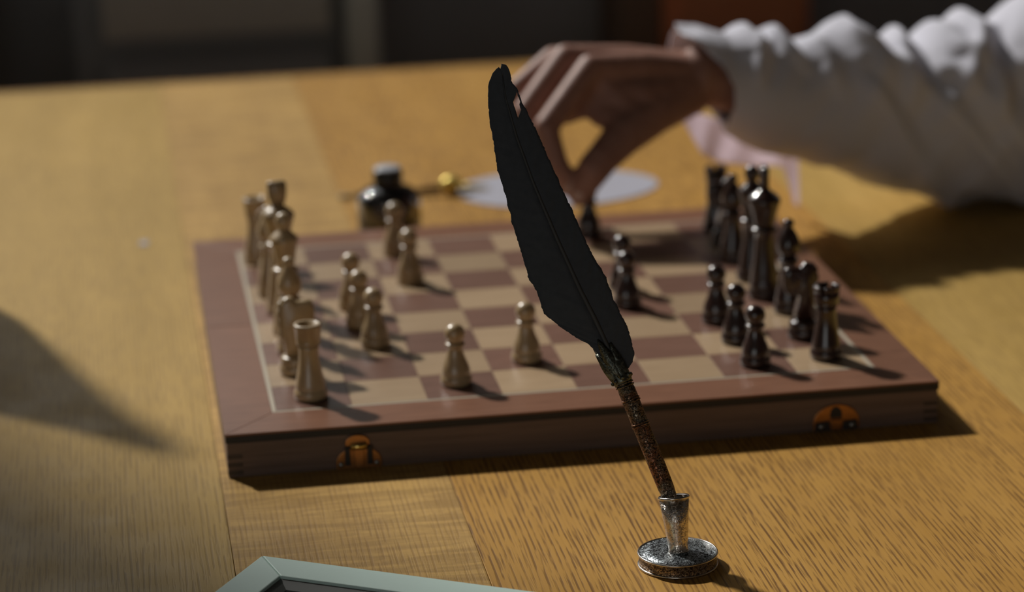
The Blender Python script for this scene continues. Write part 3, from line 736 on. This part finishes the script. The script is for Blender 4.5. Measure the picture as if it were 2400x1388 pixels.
# fingers, knuckle to tip
add_limb(hand, [(IM, 0.0100), ((0.1960, 0.3055, 0.0958), 0.0083), ((0.2020, 0.2995, 0.0725), 0.0072), ((0.2128, 0.3005, 0.0535), 0.0062)])
add_limb(hand, [(MM, 0.0102), ((0.1865, 0.328, 0.1010), 0.0084), ((0.1925, 0.318, 0.0750), 0.0073), ((0.2085, 0.3145, 0.0540), 0.0062)])
add_limb(hand, [(RM, 0.0095), ((0.1860, 0.350, 0.1120), 0.0078), ((0.1886, 0.345, 0.0871), 0.0069), ((0.1999, 0.340, 0.0706), 0.0060)])
add_limb(hand, [(PM, 0.0085), ((0.1955, 0.372, 0.1060), 0.0068), ((0.1960, 0.370, 0.0895), 0.0060), ((0.2020, 0.366, 0.0780), 0.0053)])
# metacarpals
add_limb(hand, [(IM, 0.0100), ((0.262, 0.332, 0.1240), 0.0120), ((0.296, 0.344, 0.1150), 0.0140)])
add_limb(hand, [(MM, 0.0100), ((0.258, 0.347, 0.1255), 0.0120), ((0.297, 0.350, 0.1160), 0.0140)])
add_limb(hand, [(RM, 0.0095), ((0.256, 0.361, 0.1215), 0.0115), ((0.297, 0.357, 0.1140), 0.0135)])
add_limb(hand, [(PM, 0.0088), ((0.257, 0.374, 0.1140), 0.0110), ((0.297, 0.364, 0.1105), 0.0130)])
# palm pad and thumb
add_limb(hand, [((0.238, 0.335, 0.1130), 0.0100), ((0.262, 0.345, 0.1100), 0.0140), ((0.290, 0.352, 0.1060), 0.0150)])
add_limb(hand, [((0.2950, 0.3400, 0.1045), 0.0155), ((0.2678, 0.3200, 0.0975), 0.0150), ((0.2455, 0.3065, 0.0865), 0.0133), ((0.2300, 0.2970, 0.0750), 0.0112), ((0.2245, 0.2950, 0.0695), 0.0112), ((0.2175, 0.2965, 0.0580), 0.0090), ((0.2150, 0.2975, 0.0515), 0.0068)])
# the web between the thumb and the first finger
add_limb(hand, [((0.2360, 0.3250, 0.1180), 0.0095), ((0.2460, 0.3200, 0.1080), 0.0100), ((0.2540, 0.3150, 0.0970), 0.0105)])
add_limb(hand, [((0.2430, 0.3240, 0.1130), 0.0100), ((0.2620, 0.3230, 0.1080), 0.0130), ((0.2900, 0.3380, 0.1060), 0.0160)])
add_limb(hand, [((0.2400, 0.3190, 0.1030), 0.0062), ((0.2470, 0.3130, 0.0935), 0.0090)])
add_limb(hand, [((0.2360, 0.3290, 0.1120), 0.0105), ((0.2210, 0.3230, 0.1045), 0.0092), ((0.2120, 0.3200, 0.1010), 0.0075)])
add_limb(hand, [((0.2380, 0.3240, 0.1080), 0.0100), ((0.2335, 0.3190, 0.0985), 0.0078), ((0.2430, 0.3150, 0.0960), 0.0095)])
# wrist and forearm inside the sleeve, elbow on the table, upper arm out of frame
add_limb(hand, [(WR1, 0.0200), ((0.345, 0.357, 0.1040), 0.0215), ((0.41, 0.378, 0.088), 0.0300), ((0.50, 0.402, 0.068), 0.0380), ((0.60, 0.425, 0.062), 0.0400)])
add_limb(hand, [(WR2, 0.0185), ((0.345, 0.366, 0.1020), 0.0215)])
add_limb(hand, [((0.60, 0.425, 0.062), 0.0400), ((0.68, 0.47, 0.16), 0.0440), ((0.76, 0.52, 0.30), 0.0500), ((0.80, 0.55, 0.36), 0.0560)])
tmp = mesh_obj('arm_raw', hand, SKIN)
rm = tmp.modifiers.new('fuse', 'REMESH'); rm.mode = 'VOXEL'; rm.voxel_size = 0.0016; rm.use_smooth_shade = True
sm = tmp.modifiers.new('soft', 'SMOOTH'); sm.factor = 0.5; sm.iterations = 7
dg = bpy.context.evaluated_depsgraph_get()
me = bpy.data.meshes.new_from_object(tmp.evaluated_get(dg)); me.name = 'arm'
bpy.data.objects.remove(tmp, do_unlink=True)
arm = obj('arm', me, SKIN, per)
NAIL = plain('finger_nail', (0.55, 0.36, 0.29), 0.3)
def nail(p, nrm, along, w_, l_):
    nrm = Vector(nrm).normalized(); along = Vector(along); along = (along - nrm * along.dot(nrm)).normalized(); sd_ = nrm.cross(along)
    bm = bmesh.new(); rows = []
    for i in range(6):
        t = i / 5 * 2 - 1; rows.append([])
        for k in range(5):
            u_ = k / 4 * 2 - 1; ww = w_ * math.sqrt(max(0.15, 1 - 0.55 * t * t))
            rows[-1].append(bm.verts.new(Vector(p) - PO + along * l_ * t + sd_ * u_ * ww - nrm * (0.0014 * u_ * u_)))
    for a_, b_ in zip(rows, rows[1:]):
        for k in range(4): bm.faces.new((a_[k], a_[k + 1], b_[k + 1], b_[k]))
    o = mesh_obj('nail', bm, NAIL, arm); s_ = o.modifiers.new('thick', 'SOLIDIFY'); s_.thickness = 0.0005
nail((0.2062, 0.2950, 0.0610), (-0.75, -0.55, 0.25), (0.45, 0.05, -0.8), 0.0042, 0.0050)
nail((0.2135, 0.2895, 0.0570), (-0.35, -0.85, 0.2), (-0.2, 0.1, -0.9), 0.0048, 0.0056)

def cloth(name, col, thru):
    t = NT(name); f = t.noise(t.coords((700, 700, 700), rand=False), 1, 2)
    c = t.mix(f, [x * 0.95 for x in col], col)
    t.set(Base_Color=c, Roughness=0.85, Sheen_Weight=0.1, Specular_IOR_Level=0.2)
    tr = t.n('ShaderNodeBsdfTranslucent'); tr.inputs['Color'].default_value = (0.85, 0.77, 0.83, 1)
    ms = t.n('ShaderNodeMixShader'); ms.inputs[0].default_value = thru
    out = t.t.nodes['Material Output']
    t.l(t.p.outputs[0], ms.inputs[1]); t.l(tr.outputs[0], ms.inputs[2]); t.l(ms.outputs[0], out.inputs['Surface'])
    t.bump(f, 0.15, 0.0003); return t.m
SHIRT = cloth('white_shirt_cotton', (0.70, 0.70, 0.79), 0.02)
CUFFM = cloth('thin_cuff_cotton', (0.74, 0.69, 0.74), 0.72)
# sleeve sections: x, y, z of the middle, half height, half depth; the crumpled upper edge is listed apart
SEC = [(0.2955, 0.3600, 0.1120, 0.0325, 0.034), (0.3070, 0.3600, 0.1105, 0.0335, 0.036), (0.3254, 0.3630, 0.1040, 0.0350, 0.038), (0.3495, 0.3680, 0.0945, 0.0405, 0.040), (0.3741, 0.3740, 0.0880, 0.0400, 0.042),
       (0.3992, 0.3810, 0.0825, 0.0460, 0.046), (0.4243, 0.3880, 0.0770, 0.0530, 0.052), (0.4498, 0.3950, 0.0690, 0.0535, 0.056), (0.4819, 0.4020, 0.0660, 0.0590, 0.060), (0.5145, 0.4090, 0.0640, 0.0610, 0.064),
       (0.5473, 0.4160, 0.0660, 0.0640, 0.066), (0.60, 0.428, 0.070, 0.068, 0.068), (0.66, 0.455, 0.13, 0.072, 0.072), (0.74, 0.505, 0.27, 0.078, 0.078), (0.80, 0.545, 0.36, 0.085, 0.085)]
TOPZ = [(0.2900, 0.1445), (0.2966, 0.1448), (0.3079, 0.1441), (0.3254, 0.139), (0.3404, 0.1408), (0.3524, 0.1345), (0.3618, 0.1362), (0.3741, 0.1280), (0.3929, 0.1309), (0.4135, 0.1355), (0.4371, 0.1222), (0.453, 0.1240), (0.4659, 0.1195), (0.4789, 0.1273), (0.5014, 0.1306), (0.5243, 0.1236), (0.5376, 0.1294), (0.5472, 0.1365), (0.57, 0.142), (0.60, 0.138)]
def sec_at(f):
    i = min(int(f), len(SEC) - 2); t = f - i
    p0, p1, p2, p3 = SEC[max(i - 1, 0)], SEC[i], SEC[i + 1], SEC[min(i + 2, len(SEC) - 1)]
    return [0.5 * (2 * b + (c - a) * t + (2 * a - 5 * b + 4 * c - d) * t * t + (3 * b - a - 3 * c + d) * t ** 3) for a, b, c, d in zip(p0, p1, p2, p3)]
# folds: start x on top, slant in x per radian going down the near side, width, height, first and last angle from the top
FOLDS = [(0.340, 0.012, 0.006, 0.0045, -0.9, 0.5), (0.361, 0.018, 0.006, 0.0045, -0.9, 0.55), (0.352, -0.010, 0.005, 0.0040, 0.4, 1.0), (0.385, 0.010, 0.006, 0.0035, 0.35, 0.95),
         (0.413, 0.020, 0.011, 0.0060, -1.0, 0.75), (0.405, 0.052, 0.010, 0.0060, 0.5, 2.6), (0.452, -0.004, 0.007, 0.0060, -0.7, 0.95), (0.440, 0.050, 0.011, 0.0065, 0.9, 2.7),
         (0.482, 0.012, 0.008, 0.0045, -0.8, 0.6), (0.503, 0.006, 0.0065, 0.0065, -0.6, 1.15), (0.470, 0.040, 0.009, 0.0050, 0.7, 2.2), (0.520, -0.030, 0.007, 0.0050, 0.25, 0.9),
         (0.545, 0.010, 0.012, 0.0060, -0.9, 0.8), (0.500, 0.045, 0.012, 0.0060, 1.0, 2.6), (0.375, 0.040, 0.010, 0.0045, 1.2, 2.8), (0.560, 0.02, 0.012, 0.006, 0.9, 2.4)]
def sstep(t): t = max(0.0, min(1.0, t)); return t * t * (3 - 2 * t)
def fold_h(x, phi):
    h = 0.0
    for x0, sl_, wd_, am, p0, p1 in FOLDS:
        win = sstep((phi - p0 + 0.35) / 0.35) * sstep((p1 + 0.45 - phi) / 0.45)
        if win > 0:
            u_ = (x - x0 - sl_ * phi) / wd_
            h += am * win * (math.exp(-u_ * u_) - 0.35 * math.exp(-(u_ - 1.9) ** 2))
    return h
NS, NA = 230, 128
bm = bmesh.new(); rows = []
for i in range(NS + 1):
    q_ = i / NS
    f = (11.0 * q_ / 0.84) if q_ < 0.84 else 11.0 + (len(SEC) - 1.001 - 11.0) * (q_ - 0.84) / 0.16
    x, y, z, hh, hd = sec_at(f)
    row = []
    for k in range(NA):
        a = 2 * PI * k / NA
        ca, sa = math.cos(a), math.sin(a)                      # ca: away (+y) / near (-y), sa: up
        phi = math.atan2(-ca, sa)                              # 0 on top, growing towards the near side
        top = (lerp_poly(TOPZ, x) - z) if x < 0.60 else hh
        up_h = hh + (top - hh) * max(0.0, sa) ** 2 if sa > 0 else hh
        P = Vector((x, y + hd * ca, z + up_h * sa))
        amp = 0.35 + 0.65 * min(1, f / 3.5)
        n1 = noise.noise(Vector((P.x * 24 - P.z * 16, P.y * 12, P.z * 10 + 3)))
        n2 = noise.noise(Vector((P.x * 60 - P.z * 40, P.y * 26 + 7, P.z * 30)))
        rdg = 1 - abs(noise.noise(Vector((P.x * 17 + P.z * 24, P.y * 9 + 2, P.z * 6 + 9)))) * 2
        dsp = amp * (0.0030 * n1 + 0.0022 * n2 + 0.0030 * (rdg - 0.5)) * (0.5 if sa > 0.8 else 1.0)
        if x < 0.62: dsp += fold_h(x, phi)
        ruff = max(0, 1 - f / 1.6)
        dsp += ruff * 0.0018 * math.sin(a * 9 + 1)
        ox = -ruff * 0.003 * (0.5 + 0.5 * math.sin(a * 5))
        if f < 2: ox += (1 - f / 2) * 0.026 * max(0, min(1.25, 0.55 - (sa + 0.75 * ca)))      # the near side of the cuff is cut back
        Q = P + Vector((ox, dsp * ca, dsp * sa))
        if Q.z < 0.003 and Q.x < 0.62: Q.z = 0.003 + 0.001 * math.sin(Q.x * 300)
        row.append(bm.verts.new(Q - PO))
    rows.append(row)
for a_, b_ in zip(rows, rows[1:]):
    for k in range(NA): bm.faces.new((a_[k], a_[(k + 1) % NA], b_[(k + 1) % NA], b_[k]))
bm.faces.new(rows[-1])
slv = mesh_obj('sleeve', bm, SHIRT, per)
sd = slv.modifiers.new('thick', 'SOLIDIFY'); sd.thickness = 0.0009; sd.offset = -1
# the open cuff hanging below the wrist
bm = bmesh.new(); rows = []
for i in range(51):
    t = i / 50
    x = 0.297 + 0.083 * t
    ztop = 0.0860 - 0.030 * t
    drop = lerp_poly([(0, 0.010), (0.08, 0.018), (0.2, 0.027), (0.45, 0.0265), (0.6, 0.025), (0.85, 0.022), (0.90, 0.034), (0.94, 0.045), (1.0, 0.047)], t)
    row = []
    for k in range(13):
        s_ = k / 12
        yy = 0.385 + 0.002 * math.sin(x * 260 + s_ * 2) - 0.006 * s_ * math.sin(t * 5)
        row.append(bm.verts.new(Vector((x + 0.004 * s_ * math.cos(t * 7), yy, max(0.004, ztop - drop * s_))) - PO))
    rows.append(row)
for a_, b_ in zip(rows, rows[1:]):
    for k in range(12): bm.faces.new((a_[k], a_[k + 1], b_[k + 1], b_[k]))
cf = mesh_obj('cuff', bm, CUFFM, per); sd = cf.modifiers.new('thick', 'SOLIDIFY'); sd.thickness = 0.001

# ------------------------------------------------------------------ bottle standing off the left edge: throws the long shadow on the table
VASE = plain('dark_green_bottle_glass', (0.02, 0.03, 0.02), 0.15)
vb = empty('decanter', (-0.272, 0.356, 0.0))
tag(vb, 'dark tapering decanter standing on the table beyond the left edge', 'decanter')
bm = bmesh.new(); add_lathe(bm, [(0, 0.0), (0.078, 0.0), (0.082, 0.004), (0.081, 0.05), (0.072, 0.11), (0.056, 0.165), (0.040, 0.215), (0.026, 0.265), (0.0165, 0.30), (0.0140, 0.325), (0, 0.325)], 44); mesh_obj('body', bm, VASE, vb)
bm = bmesh.new(); add_lathe(bm, [(0, 0.3252), (0.008, 0.3252), (0.009, 0.335), (0.011, 0.345), (0.007, 0.354), (0, 0.356)], 28); mesh_obj('stopper', bm, VASE, vb)
